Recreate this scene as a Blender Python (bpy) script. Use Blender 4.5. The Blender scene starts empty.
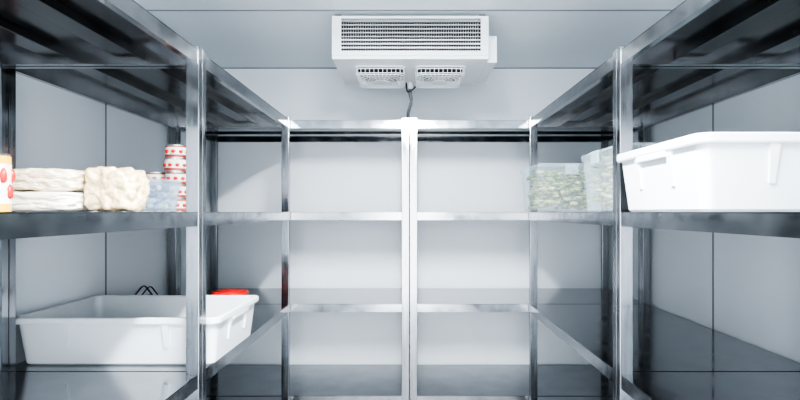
import bpy, bmesh, math, random
from mathutils import Vector, Matrix, noise
random.seed(7)
S=bpy.context.scene
S.view_settings.view_transform='AgX'
try: S.view_settings.look='AgX - High Contrast'
except Exception as ex: print(ex)
S.view_settings.exposure=0.66
EYE=1.2; CEIL=2.15; WX=1.31; WB=3.16; WF=-1.0

# ---------------- materials ----------------
def nt(name):
    m=bpy.data.materials.new(name); m.use_nodes=True
    n=m.node_tree; b=n.nodes['Principled BSDF']; return m,n,b
def pmat(name,col,rough=.5,metal=0,bump=0,scale=20,var=0,coat=0,spec=.5,stretch=(1,1,1),rvar=0,emis=0,dist=0):
    m,n,b=nt(name)
    b.inputs['Base Color'].default_value=(*col,1); b.inputs['Roughness'].default_value=rough
    b.inputs['Metallic'].default_value=metal; b.inputs['Coat Weight'].default_value=coat; b.inputs['Coat Roughness'].default_value=.12
    b.inputs['Specular IOR Level'].default_value=spec
    tc=n.nodes.new('ShaderNodeTexCoord'); mp=n.nodes.new('ShaderNodeMapping')
    mp.inputs['Scale'].default_value=stretch
    no=n.nodes.new('ShaderNodeTexNoise'); no.inputs['Scale'].default_value=scale; no.inputs['Detail'].default_value=5; no.inputs['Distortion'].default_value=dist
    n.links.new(tc.outputs['Object'],mp.inputs[0]); n.links.new(mp.outputs[0],no.inputs['Vector'])
    cr=n.nodes.new('ShaderNodeMapRange'); cr.inputs['To Min'].default_value=1-var; cr.inputs['To Max'].default_value=1+var
    cr.inputs['From Min'].default_value=.3; cr.inputs['From Max'].default_value=.7
    n.links.new(no.outputs['Fac'],cr.inputs['Value'])
    vm=n.nodes.new('ShaderNodeVectorMath'); vm.operation='SCALE'; vm.inputs[0].default_value=col
    n.links.new(cr.outputs[0],vm.inputs['Scale']); n.links.new(vm.outputs[0],b.inputs['Base Color'])
    if rvar:
        r=n.nodes.new('ShaderNodeMapRange'); r.inputs['From Min'].default_value=.3; r.inputs['From Max'].default_value=.7
        r.inputs['To Min'].default_value=max(.02,rough-rvar); r.inputs['To Max'].default_value=rough+rvar
        n.links.new(no.outputs['Fac'],r.inputs['Value']); n.links.new(r.outputs[0],b.inputs['Roughness'])
    if bump:
        bp=n.nodes.new('ShaderNodeBump'); bp.inputs['Strength'].default_value=bump; bp.inputs['Distance'].default_value=.01
        n.links.new(no.outputs['Fac'],bp.inputs['Height']); n.links.new(bp.outputs[0],b.inputs['Normal'])
    if emis:
        b.inputs['Emission Color'].default_value=(.95,.98,1,1); b.inputs['Emission Strength'].default_value=emis
    return m
def clearmat(name,tint,fac,mx_=.3):
    m,n,b=nt(name)
    b.inputs['Base Color'].default_value=(.8,.86,.9,1); b.inputs['Roughness'].default_value=.12
    tr=n.nodes.new('ShaderNodeBsdfTransparent'); tr.inputs[0].default_value=(*tint,1)
    mx=n.nodes.new('ShaderNodeMixShader')
    lw=n.nodes.new('ShaderNodeLayerWeight'); lw.inputs[0].default_value=.12
    mr=n.nodes.new('ShaderNodeMapRange'); mr.inputs['To Min'].default_value=fac; mr.inputs['To Max'].default_value=mx_
    n.links.new(lw.outputs['Facing'],mr.inputs['Value']); n.links.new(mr.outputs[0],mx.inputs[0])
    n.links.new(tr.outputs[0],mx.inputs[1]); n.links.new(b.outputs[0],mx.inputs[2])
    n.links.new(mx.outputs[0],n.nodes['Material Output'].inputs[0]); return m
M_steel=pmat('brushed_stainless',(.335,.345,.36),.17,1,.003,14,.16,rvar=.09)
M_post=pmat('post_stainless',(.265,.275,.29),.17,1,.003,10,.2,stretch=(8,8,.5),rvar=.08)
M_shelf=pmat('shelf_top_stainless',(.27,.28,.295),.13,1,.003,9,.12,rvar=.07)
M_undershade=pmat('shaded_underside_stainless',(.10,.102,.105),.18,1,.004,9,.12,rvar=.05)  # darker copy of the shelf steel, underside shade put into the colour
M_rubber=pmat('rubber_foot',(.03,.03,.03),.7)
M_wall=pmat('insulated_panel_white',(.80,.845,.885),.42,0,0,3,.012,spec=.4)
M_ceil=pmat('ceiling_panel_white',(.78,.83,.865),.45,0,0,3,.012,spec=.4)
M_seam=pmat('panel_joint_sealant',(.25,.27,.29),.6)
M_floor=pmat('floor_resin',(.40,.41,.42),.45,0,.1,40,.15)
M_tub=pmat('white_polyethylene',(.67,.70,.725),.38,0,0,8,.01)
M_ac=pmat('powder_coated_white',(.84,.87,.885),.35)
M_dark=pmat('interior_shade_black',(.012,.012,.015),.6)  # near-black stands in for the shade inside the cooler
M_fin=pmat('aluminium_fins',(.85,.86,.87),.35,.2)
M_hose=pmat('grey_hose',(.13,.14,.15),.5)
M_black=pmat('black_plastic',(.012,.012,.014),.4)
M_red=pmat('red_packaging',(.62,.008,.006),.35,0,.05,25,.25)
M_white=pmat('white_label',(.78,.75,.68),.45,0,.02,30,.1)
M_cream=pmat('cream_bag',(.74,.66,.51),.4,0,.8,18,.1,coat=.9,stretch=(1,1,1.5),dist=1)
M_paper=pmat('white_bag',(.76,.73,.65),.4,0,.7,15,.07,coat=.8,stretch=(.6,1,1.6),dist=1)
M_yel=pmat('yellow_bag',(.68,.54,.33),.4,0,.7,28,.22,coat=.9,dist=.8)
M_ylabel=pmat('yellow_label',(.85,.45,.01),.4)
M_tin=pmat('tin_metal',(.6,.6,.58),.25,1)
M_brown=pmat('label_brown_red',(.33,.05,.03),.4,0,0,40,.5)
M_blue=pmat('blue_cups',(.07,.16,.45),.4,0,0,30,.4)
M_green=pmat('leafy_contents',(.16,.26,.04),.5,0,.3,30,.4)
M_pale=pmat('pale_contents',(.50,.48,.24),.5,0,.3,30,.3)
M_clear=clearmat('clear_plastic',(.93,.96,.97),.10,.40)
M_clearb=clearmat('clear_plastic_blue',(.85,.93,.98),.2,.5)
M_lamp=pmat('lamp_diffuser',(.9,.9,.9),.4,emis=30)
M_door=pmat('door_panel',(.76,.79,.82),.4)

# ---------------- mesh helper ----------------
class B:
    def __init__(s): s.bm=bmesh.new(); s.mats=[]
    def mi(s,m):
        if m not in s.mats: s.mats.append(m)
        return s.mats.index(m)
    def box(s,x0,x1,y0,y1,z0,z1,m,bev=0):
        i=s.mi(m)
        r=bmesh.ops.create_cube(s.bm,size=1)
        v=r['verts']
        for q in v: q.co=Vector(((x0+x1)/2+q.co.x*(x1-x0),(y0+y1)/2+q.co.y*(y1-y0),(z0+z1)/2+q.co.z*(z1-z0)))
        fs={f for q in v for f in q.link_faces}
        for f in fs: f.material_index=i
        if bev:
            es=list({e for q in v for e in q.link_edges})
            r=bmesh.ops.bevel(s.bm,geom=es,offset=bev,segments=2,affect='EDGES',profile=.6)
            for f in r['faces']: f.material_index=i
    def loft(s,rings,m,cap0=True,cap1=True,smooth=False,closed=True):
        i=s.mi(m); vs=[[s.bm.verts.new(p) for p in r] for r in rings]
        n=len(rings[0]); fs=[]
        for a,b in zip(vs[:-1],vs[1:]):
            for k in range(n if closed else n-1):
                fs.append(s.bm.faces.new((a[k],a[(k+1)%n],b[(k+1)%n],b[k])))
        if cap0: fs.append(s.bm.faces.new(vs[0][::-1]))
        if cap1: fs.append(s.bm.faces.new(vs[-1]))
        for f in fs: f.material_index=i; f.smooth=smooth
        return vs
    def cyl(s,c,r,h,m,n=32,axis='z',r2=None,smooth=True):
        r2=r if r2 is None else r2; rings=[]
        for rr,t in((r,0),(r2,h)):
            ring=[]
            for k in range(n):
                a=2*math.pi*k/n; u,v=rr*math.cos(a),rr*math.sin(a)
                p={'z':(u,v,t),'y':(u,t,v),'x':(t,u,v)}[axis]
                ring.append(Vector(c)+Vector(p))
            rings.append(ring)
        s.loft(rings,m)
    def tube(s,pts,r,m,n=10,closed=False):
        pts=[Vector(p) for p in pts]; rings=[]; up=Vector((0,0,1))
        N=len(pts)
        for k,p in enumerate(pts):
            a=pts[(k-1)%N] if (k>0 or closed) else p
            b=pts[(k+1)%N] if (k<N-1 or closed) else p
            t=(b-a).normalized()
            u=up if abs(t.dot(up))<.95 else Vector((1,0,0))
            e=t.cross(u).normalized(); f=t.cross(e).normalized()
            rings.append([p+e*r*math.cos(2*math.pi*j/n)+f*r*math.sin(2*math.pi*j/n) for j in range(n)])
        if closed: rings.append([q.copy() for q in rings[0]])
        s.loft(rings,m,cap0=not closed,cap1=not closed,smooth=True)
    def blob(s,c,h,m,seed=0,p=2.6,amp=.1,fr=3,sub=4):
        i=s.mi(m)
        r=bmesh.ops.create_icosphere(s.bm,subdivisions=sub,radius=1)
        c=Vector(c); h=Vector(h)
        for v in r['verts']:
            d=v.co.normalized()
            k=(abs(d.x)**p+abs(d.y)**p+abs(d.z)**p)**(-1/p)
            nn=noise.fractal(d*fr+Vector((seed*7.3,seed*3.1,0)),1.2,2,3)
            q=d*k*(1+amp*(nn)-amp*.25)
            q=Vector((max(-1,min(1,q.x)),max(-1,min(1,q.y)),max(-1,min(1.05,q.z))))
            v.co=c+Vector((q.x*h.x,q.y*h.y,q.z*h.z))
        for v in r['verts']:
            for f in v.link_faces: f.material_index=i; f.smooth=True
    def done(s,name,parent=None,loc=(0,0,0),rotz=0):
        bmesh.ops.recalc_face_normals(s.bm,faces=s.bm.faces[:])
        me=bpy.data.meshes.new(name); s.bm.to_mesh(me); s.bm.free()
        for m in s.mats: me.materials.append(m)
        o=bpy.data.objects.new(name,me); S.collection.objects.link(o)
        o.location=loc; o.rotation_euler[2]=rotz
        if parent: o.parent=parent
        return o
def rr(hx,hy,r,z,n=6):
    out=[]
    for cx,cy,a0 in((hx-r,hy-r,0),(-hx+r,hy-r,90),(-hx+r,-hy+r,180),(hx-r,-hy+r,270)):
        for k in range(n+1):
            a=math.radians(a0+90*k/n); out.append(Vector((cx+r*math.cos(a),cy+r*math.sin(a),z)))
    return out
def empty(name,loc=(0,0,0)):
    e=bpy.data.objects.new(name,None); S.collection.objects.link(e); e.location=loc; e.empty_display_size=.1; return e

# ---------------- room ----------------
def slab(name,x0,x1,y0,y1,z0,z1,m):
    b=B(); b.box(x0,x1,y0,y1,z0,z1,m); return b.done(name)
slab('floor',-WX-.1,WX+.1,WF-.1,WB+.1,-.1,0,M_floor)
slab('ceiling',-WX-.1,WX+.1,WF-.1,WB+.1,CEIL,CEIL+.1,M_ceil)
slab('wall_back',-WX-.1,WX+.1,WB,WB+.1,0,CEIL,M_wall)
slab('wall_left',-WX-.1,-WX,WF,WB,0,CEIL,M_wall)
slab('wall_right',WX,WX+.1,WF,WB,0,CEIL,M_wall)
DW=.43
b=B(); b.box(-WX-.1,-DW,WF-.1,WF,0,CEIL,M_wall); b.box(DW,WX+.1,WF-.1,WF,0,CEIL,M_wall); b.box(-DW,DW,WF-.1,WF,2.0,CEIL,M_wall); b.done('wall_front')  # unseen front wall, its open doorway added to let fill light in
def trim(name,bx,m=M_seam): return slab(name,*bx,m)
k=1
for sx in(-1,1):
    for y in(2.07,.95,-.17):
        a=sorted((sx*WX,sx*(WX-.0015)))
        trim('trim_%d'%k,(a[0],a[1],y-.005,y+.005,0,CEIL)); k+=1
for y in(2.26,1.1,-.05):
    trim('trim_%d'%k,(-WX,WX,y-.006,y+.006,CEIL-.0015,CEIL)); k+=1
trim('trim_%d'%k,(-WX,WX,WB-.004,WB,CEIL-.008,CEIL)); k+=1
# door rail and sliding door (unseen, slid open to admit the added fill) on the wall behind the viewer
rail=trim('trim_%d'%k,(-.45,1.29,WF+.001,WF+.03,2.03,2.08),M_steel)
b=B(); b.box(.44,1.28,WF+.004,WF+.064,.015,2.02,M_door,.005); b.box(.48,.51,WF+.064,WF+.1,.95,1.2,M_black,.008); b.done('door_1')

# ---------------- shelving ----------------
LV=[.2,.7,1.2,1.7]; LIP=.044; PW=.040; PD=.026; T=.002
def shelving(x0,x1,y0,y1):
    b=B()
    long_y=(y1-y0)>(x1-x0)
    for px,sx in((x0,1),(x1,-1)):
        for py,sy in((y0,1),(y1,-1)):
            b.box(*sorted((px,px+sx*PW)),*sorted((py,py+sy*PD)),.03,1.712,M_post,.0015)
            b.box(*sorted((px,px+sx*PW)),*sorted((py,py+sy*PD)),0,.03,M_rubber)
    e=T+.0008
    X0,X1,Y0,Y1=x0+e,x1-e,y0+e,y1-e
    for z in LV:
        b.box(X0,X1,Y0,Y1,z-.0012,z,M_shelf)
        b.box(X0+.002,X1-.002,Y0+.002,Y1-.002,z-.0025,z-.0013,M_undershade)
        zb=z-LIP; zt=z-.0025
        b.box(X0,X1,Y0,Y0+.002,zb,zt,M_steel); b.box(X0,X1,Y1-.002,Y1,zb,zt,M_steel)
        b.box(X0,X0+.002,Y0+.002,Y1-.002,zb,zt,M_steel); b.box(X1-.002,X1,Y0+.002,Y1-.002,zb,zt,M_steel)
        b.box(X0+.002,X0+.02,Y0+.02,Y1-.02,zb,zb+.002,M_steel); b.box(X1-.02,X1-.002,Y0+.02,Y1-.02,zb,zb+.002,M_steel)
        b.box(X0+.002,X1-.002,Y0+.002,Y0+.02,zb,zb+.002,M_steel); b.box(X0+.002,X1-.002,Y1-.02,Y1-.002,zb,zb+.002,M_steel)
        for t in(.33,.67):
            if long_y:
                c=X0+(X1-X0)*t
                b.box(c-.035,c+.035,Y0+.003,Y1-.003,zb+.018,zt,M_undershade,.002)
            else:
                c=Y0+(Y1-Y0)*t
                b.box(X0+.003,X1-.003,c-.035,c+.035,zb+.018,zt,M_steel,.002)
    return b.done('steel_shelving_unit')
FX=.648; RX=1.295; YB=2.608
for s in(-1,1):
    a=sorted((s*FX,s*RX))
    shelving(a[0],a[1],.37,1.503)
    shelving(a[0],a[1],1.505,YB-.004)
    a=sorted((s*.002,s*RX))
    shelving(a[0],a[1],YB,YB+.54)

# ---------------- white tubs ----------------
def tub(loc,rot=0):
    b=B(); hx,hy=.322,.215; H=.165
    R=[(hx-.032,hy-.032,.02,0),(hx-.026,hy-.026,.024,.006),(hx-.012,hy-.012,.026,H-.024),(hx-.012,hy-.012,.026,H-.022),
       (hx-.002,hy-.002,.03,H-.022),(hx,hy,.03,H-.018),(hx,hy,.03,H-.003),(hx-.003,hy-.003,.028,H),
       (hx-.013,hy-.013,.024,H),(hx-.016,hy-.016,.022,H-.004),(hx-.030,hy-.030,.02,.012),(hx-.036,hy-.036,.018,.006)]
    b.loft([rr(*r) for r in R],M_tub,smooth=False)
    def rib(cx,cy,dx,dy):
        t=Vector((-dy,dx,0)); n=Vector((dx,dy,0)); c=Vector((cx,cy,0))
        for (w0,w1,z0,z1) in((.006,.011,.06,H-.02),):
            r0=[c+t*-w0+n*(-.024)+Vector((0,0,z0)),c+t*w0+n*(-.024)+Vector((0,0,z0)),c+t*w0+n*(-.0155)+Vector((0,0,z0)),c+t*-w0+n*(-.0155)+Vector((0,0,z0))]
            r1=[c+t*-w1+n*(-.018)+Vector((0,0,z1)),c+t*w1+n*(-.018)+Vector((0,0,z1)),c+t*w1+n*(-.004)+Vector((0,0,z1)),c+t*-w1+n*(-.004)+Vector((0,0,z1))]
            b.loft([r0,r1],M_tub)
    for sy in(-1,1):
        for xx in(-.155,.155): rib(xx,sy*hy,0,sy)
    for sx in(-1,1):
        for yy in(-.08,.08): rib(sx*hx,yy,sx,0)
        a=sorted((sx*(hx-.010),sx*(hx-.001)))
        b.box(a[0],a[1],-.075,.075,H-.036,H-.018,M_tub,.003)
    return b.done('plastic_storage_tub',loc=loc,rotz=rot)
tub((-.95,1.755,.701)).scale=(1.05,1.01,.96)
tub((.938,1.235,1.2005)).scale=(1,1,1.03)

# ---------------- clear containers ----------------
def clearbox(loc,hx,hy,H,rot=0,kind=0):
    e=empty('clear_food_container',loc); e.rotation_euler[2]=rot
    b=B(); t=.002
    R=[(hx-.022,hy-.022,.02,0),(hx-.018,hy-.018,.024,.004),(hx-.006,hy-.006,.03,H-.03),(hx,hy,.032,H-.03),(hx,hy,.032,H-.022),
       (hx-.006,hy-.006,.03,H-.022),(hx-.008,hy-.008,.028,H-.03),(hx-.020,hy-.020,.022,.006)]
    b.loft([rr(*r) for r in R],M_clear)
    b.done('body',e)
    b=B()
    R=[(hx-.001,hy-.001,.032,H-.0215),(hx+.001,hy+.001,.033,H-.019),(hx+.001,hy+.001,.033,H-.010),(hx-.006,hy-.006,.03,H-.008),(hx-.02,hy-.02,.02,H-.008),(hx-.024,hy-.024,.02,H),(hx-.05,hy-.05,.02,H)]
    b.loft([rr(*r) for r in R],M_clearb)
    b.done('lid',e)
    b=B()
    for sx in(-1,1):
        a=sorted((sx*(hx+.002),sx*(hx+.009))); b.box(a[0],a[1],-.035,.035,H-.055,H-.008,M_clearb,.003)
    for sy in(-1,1):
        a=sorted((sy*(hy+.002),sy*(hy+.009))); b.box(-.03,.03,a[0],a[1],H-.055,H-.008,M_clearb,.003)
    b.done('clips',e)
    b=B(); rnd=random.Random(kind+3)
    for i in range(480):
        z=.012+rnd.random()**.8*(H-.05); g=.046-.014*z/H
        x=rnd.uniform(-1,1)*(hx-g); y=rnd.uniform(-1,1)*(hy-g)
        b.blob((x,y,z+.006),(rnd.uniform(.014,.026),rnd.uniform(.012,.024),rnd.uniform(.005,.013)),M_green if rnd.random()<.5 else M_pale,seed=i,p=2,amp=.6,fr=2.5,sub=2)
    b.done('contents',e)
clearbox((.738,2.355,1.2005),.160,.17,.225,0,0)
clearbox((.842,1.765,1.2005),.155,.18,.232,0,1)

# ---------------- left mid shelf goods ----------------
z=1.2005
def flat_bag(name,c,h,m,seed,amp=.07,p=3.2):
    b=B(); b.blob((0,0,h[2]),h,m,seed,p,amp,3.2,6)
    return b.done(name,loc=c)
flat_bag('flour_bag',(-1.025,1.36,z),(.115,.075,.028),M_paper,1,.07,7)
flat_bag('frozen_food_bag',(-1.01,1.36,z+.0555),(.098,.07,.032),M_cream,2,.11,6)
flat_bag('pasta_bag',(-.838,1.375,z),(.070,.055,.063),M_yel,5,.14,5)
b=B(); b.cyl((0,0,0),.052,.14,M_ylabel); b.cyl((0,0,.02),.0525,.10,M_white)
for q in range(16):
    a=math.radians(-75+q*22.5); b.blob((.051*math.cos(a),.051*math.sin(a),.05+.04*(q%2)),(.010,.010,.022),M_red,q,2,.3,2,2)
b.cyl((0,0,.14),.050,.006,M_tin); b.cyl((0,0,.144),.046,.003,M_tin)
b.done('food_tin',loc=(-1.062,1.2,z))
def cans(loc,n,r=.044,h=.052):
    b=B()
    for i in range(n):
        zz=i*(h+.0005); ox=random.uniform(-.003,.003)
        b.cyl((ox,0,zz),r,.004,M_tin); b.cyl((ox,0,zz+.004),r-.0015,h*.2,M_brown); b.cyl((ox,0,zz+.004+h*.2),r-.0013,h*.55,M_white)
        b.cyl((ox,0,zz+.004+h*.75),r-.0015,h*.25-.008,M_white if i%2 else M_brown); b.cyl((ox,0,zz+h-.004),r,.004,M_tin)
        for q in range(5):
            a=math.radians(190+q*36+i*13); b.blob((ox+(r-.002)*math.cos(a),(r-.002)*math.sin(a),zz+.026),(.009,.009,.008),M_red,q+i,2,.3,2,2)
    return b.done('canned_food_stack',loc=loc)
cans((-.925,1.91,z),5); cans((-1.017,1.93,z),3); cans((-.925,2.01,z),4)
e=empty('berry_container',(-.92,1.70,z))
b=B(); hx,hy,H=.080,.08,.114
b.loft([rr(*r) for r in[(hx-.014,hy-.014,.01,0),(hx-.003,hy-.003,.014,H-.01),(hx,hy,.015,H-.01),(hx,hy,.015,H-.004),(hx-.004,hy-.004,.013,H-.004),(hx-.016,hy-.016,.01,.003)]],M_clearb)
b.loft([rr(*r) for r in[(hx,hy,.015,H-.0035),(hx,hy,.015,H),(hx-.01,hy-.01,.01,H+.002)]],M_clearb); b.done('body',e)
b=B(); rnd=random.Random(4)
for i in range(110):
    b.blob((rnd.uniform(-.05,.05),rnd.uniform(-.05,.05),.015+rnd.random()*.075),(.012,.012,.01),rnd.choice([M_blue,M_blue,M_white]),i,2,.1,2,2)
b.done('contents',e)

# behind the tub, lower-left shelf
b=B(); b.blob((0,0,.062),(.07,.06,.062),M_black,3,3,.12,2,4)
pts=[(-.05+.1*t,0.01*math.sin(6*t),.11+.055*math.sin(math.pi*t)) for t in[i/16 for i in range(17)]]
b.tube(pts,.0035,M_black,8); pts=[(p[0]+.012,p[1]+.03,p[2]-.008) for p in pts]; b.tube(pts,.003,M_black,8)
b.done('black_carry_bag',loc=(-1.2,2.17,.7005))
b=B()
for i in range(4):
    b.blob((random.uniform(-.01,.01),0,.018+i*.0342),(.08,.06,.018),M_red if i!=2 else M_black,i,3.5,.2,2.5,4)
b.done('red_food_packets',loc=(-.825,2.22,.7005))

# ---------------- evaporator (ceiling air cooler) ----------------
ac=empty('ceiling_air_cooler',(0.004,0,0))
AX=.372; F0=2.28; F1=2.74; AB=1.925; AT=2.13
b=B(); t=.012
b.box(-AX,-AX+t,F0,F1,AB+.015,AT,M_ac,.003); b.box(AX-t,AX,F0,F1,AB+.015,AT,M_ac,.003)
b.box(-AX+t,AX-t,F0,F1,AT-.008,AT,M_ac); b.box(-AX+t,AX-t,F1-.01,F1,AB+.01,AT-.008,M_ac)
b.box(-AX,AX,F0-.006,F1+.004,AB,AB+.018,M_ac,.005)
b.box(-AX,-AX+.045,F0-.005,F0,AB+.018,AT,M_ac,.002); b.box(AX-.038,AX,F0-.005,F0,AB+.018,AT,M_ac,.002)
b.box(-AX+.045,AX-.038,F0-.005,F0,AT-.012,AT,M_ac); b.box(-AX+.045,AX-.038,F0-.005,F0,AB+.018,AB+.034,M_ac)
b.box(AX,AX+.05,F0+.05,F1-.06,AB+.0,AT-.075,M_ac,.006)
for sx in(-1,1):
    a=sorted((sx*(AX-.04),sx*(AX-.01)))
    b.box(a[0],a[1],F0+.03,F0+.06,AT,CEIL,M_steel); b.box(a[0],a[1],F1-.06,F1-.03,AT,CEIL,M_steel)
b.done('casing',ac)
b=B(); b.box(-AX+t,AX-t,F0+.05,F0+.06,AB+.02,AT-.01,M_dark)
n=9; zt=AT-.018; zb=AB+.04
for i in range(n):
    zz=zb+(zt-zb)*i/(n-1)
    r0=[Vector((-AX+.04,F0+.004,zz-.004)),Vector((-AX+.04,F0+.03,zz+.002)),Vector((-AX+.04,F0+.03,zz+.005)),Vector((-AX+.04,F0+.004,zz-.0005+ (.003 if i<4 else -.001)))]
    b.loft([r0,[p+Vector((2*AX-.075,0,0)) for p in r0]],M_fin)
for i in range(56):
    x=-AX+.05+(2*AX-.095)*i/55
    b.box(x-.0007,x+.0007,F0+.03,F0+.05,zb-.01,zt+.005,M_fin)
b.done('louvre_grille',ac)
# rounded-square wire guards hanging under the drain pan
b=B()
for cx in(-.150,.150):
    cy=2.515; hx=.122; hy=.13
    def ring(k,zz,r):
        return [p+Vector((cx,cy,0)) for p in rr(hx*k,hy*k,min(.03,hx*k*.4),zz,4)]
    b.loft([ring(1.04,AB-.005,0),ring(1.04,AB+.001,0)],M_ac)
    b.loft([ring(.93,AB-.0065,0),ring(.93,AB-.0055,0)],M_dark)  # dark plate painted in for the shade of the fan opening
    for k_,zz in((1.0,AB-.012),(1.0,AB-.034),(.97,AB-.042),(.82,AB-.045),(.67,AB-.046),(.52,AB-.046),(.37,AB-.046)):
        b.tube(ring(k_,zz,0),.0022 if k_>.9 else .0016,M_ac,6,True)
    N=44
    per=rr(hx,hy,.03,0,5); L=[0]
    for a,c in zip(per,per[1:]+per[:1]): L.append(L[-1]+(c-a).length)
    def at(s_):
        s_%=L[-1]
        for q in range(len(per)):
            if L[q+1]>=s_:
                f=(s_-L[q])/max(1e-9,L[q+1]-L[q]); return per[q].lerp(per[(q+1)%len(per)],f)
    for j in range(N):
        p=at(L[-1]*j/N)
        inner=.35 if j%2==0 else .67
        b.tube([(cx+p.x,cy+p.y,AB-.003),(cx+p.x,cy+p.y,AB-.034),(cx+p.x*.97,cy+p.y*.97,AB-.042),(cx+p.x*.8,cy+p.y*.8,AB-.045),(cx+p.x*inner,cy+p.y*inner,AB-.046)],.0015,M_ac,6)
    b.cyl((cx,cy,AB-.049),.042,.005,M_ac,24)
b.done('fan_guards',ac)
b=B()
def cat(P,n=8):
    P=[Vector(p) for p in P]; P=[P[0]]+P+[P[-1]]; o=[]
    for i in range(1,len(P)-2):
        for k in range(n):
            t=k/n; a,b_,c,d=P[i-1],P[i],P[i+1],P[i+2]
            o.append(.5*((2*b_)+(-a+c)*t+(2*a-5*b_+4*c-d)*t*t+(-a+3*b_-3*c+d)*t**3))
    return o+[P[-1]]
b.tube(cat([(0,2.7,AB),(0,2.7,1.87),(.006,2.71,1.82),(-.012,2.74,1.76),(-.004,2.80,1.7235),(0,2.95,1.7215),(0,3.12,1.7215)]),.0095,M_hose,12)
b.cyl((0,2.7,AB-.035),.015,.036,M_ac,20)
b.done('drain_hose',ac)
b=B(); b.tube(cat([(.03,2.66,AB-.001),(.028,2.67,1.895),(-.01,2.68,1.87),(-.02,2.69,1.895),(-.022,2.69,AB-.001)]),.004,M_black,8); b.done('cable',ac)

# ---------------- lamp ----------------
LY=.7
L=empty('ceiling_lamp',(0,LY,CEIL))
b=B(); b.loft([rr(.09,.60,.02,0),rr(.09,.60,.02,-.02)],M_steel); b.done('housing',L)
b=B(); b.loft([rr(.08,.58,.02,-.0205),rr(.075,.57,.02,-.09),rr(.05,.55,.02,-.10)],M_lamp); b.done('diffuser',L)
ld=bpy.data.lights.new('lamp_light','AREA'); ld.shape='RECTANGLE'; ld.size=.1; ld.size_y=1.1; ld.energy=85; ld.color=(.95,.98,1)
lo=bpy.data.objects.new('lamp_light',ld); S.collection.objects.link(lo); lo.parent=L; lo.location=(0,0,-.105)
# bright world added as fill light, entering by the invented open doorway
w=bpy.data.worlds.new('World'); S.world=w; w.use_nodes=True
w.node_tree.nodes['Background'].inputs[0].default_value=(.92,.96,1,1); w.node_tree.nodes['Background'].inputs[1].default_value=7
pd=bpy.data.lights.new('fill_doorway_portal','AREA'); pd.shape='RECTANGLE'; pd.size=2*DW; pd.size_y=2.0; pd.cycles.is_portal=True
po=bpy.data.objects.new('fill_doorway_portal',pd); S.collection.objects.link(po); po.location=(0,WF-.05,1.0); po.rotation_euler=(math.pi/2,0,0)
po.parent=rail

cd=bpy.data.cameras.new('camera'); co=bpy.data.objects.new('camera',cd); S.collection.objects.link(co)
co.location=(0,0,EYE); co.rotation_euler=(math.pi/2,0,0)
cd.sensor_width=36; cd.lens=21.6; cd.shift_x=-.0118; cd.shift_y=.015; cd.clip_start=.02
S.camera=co
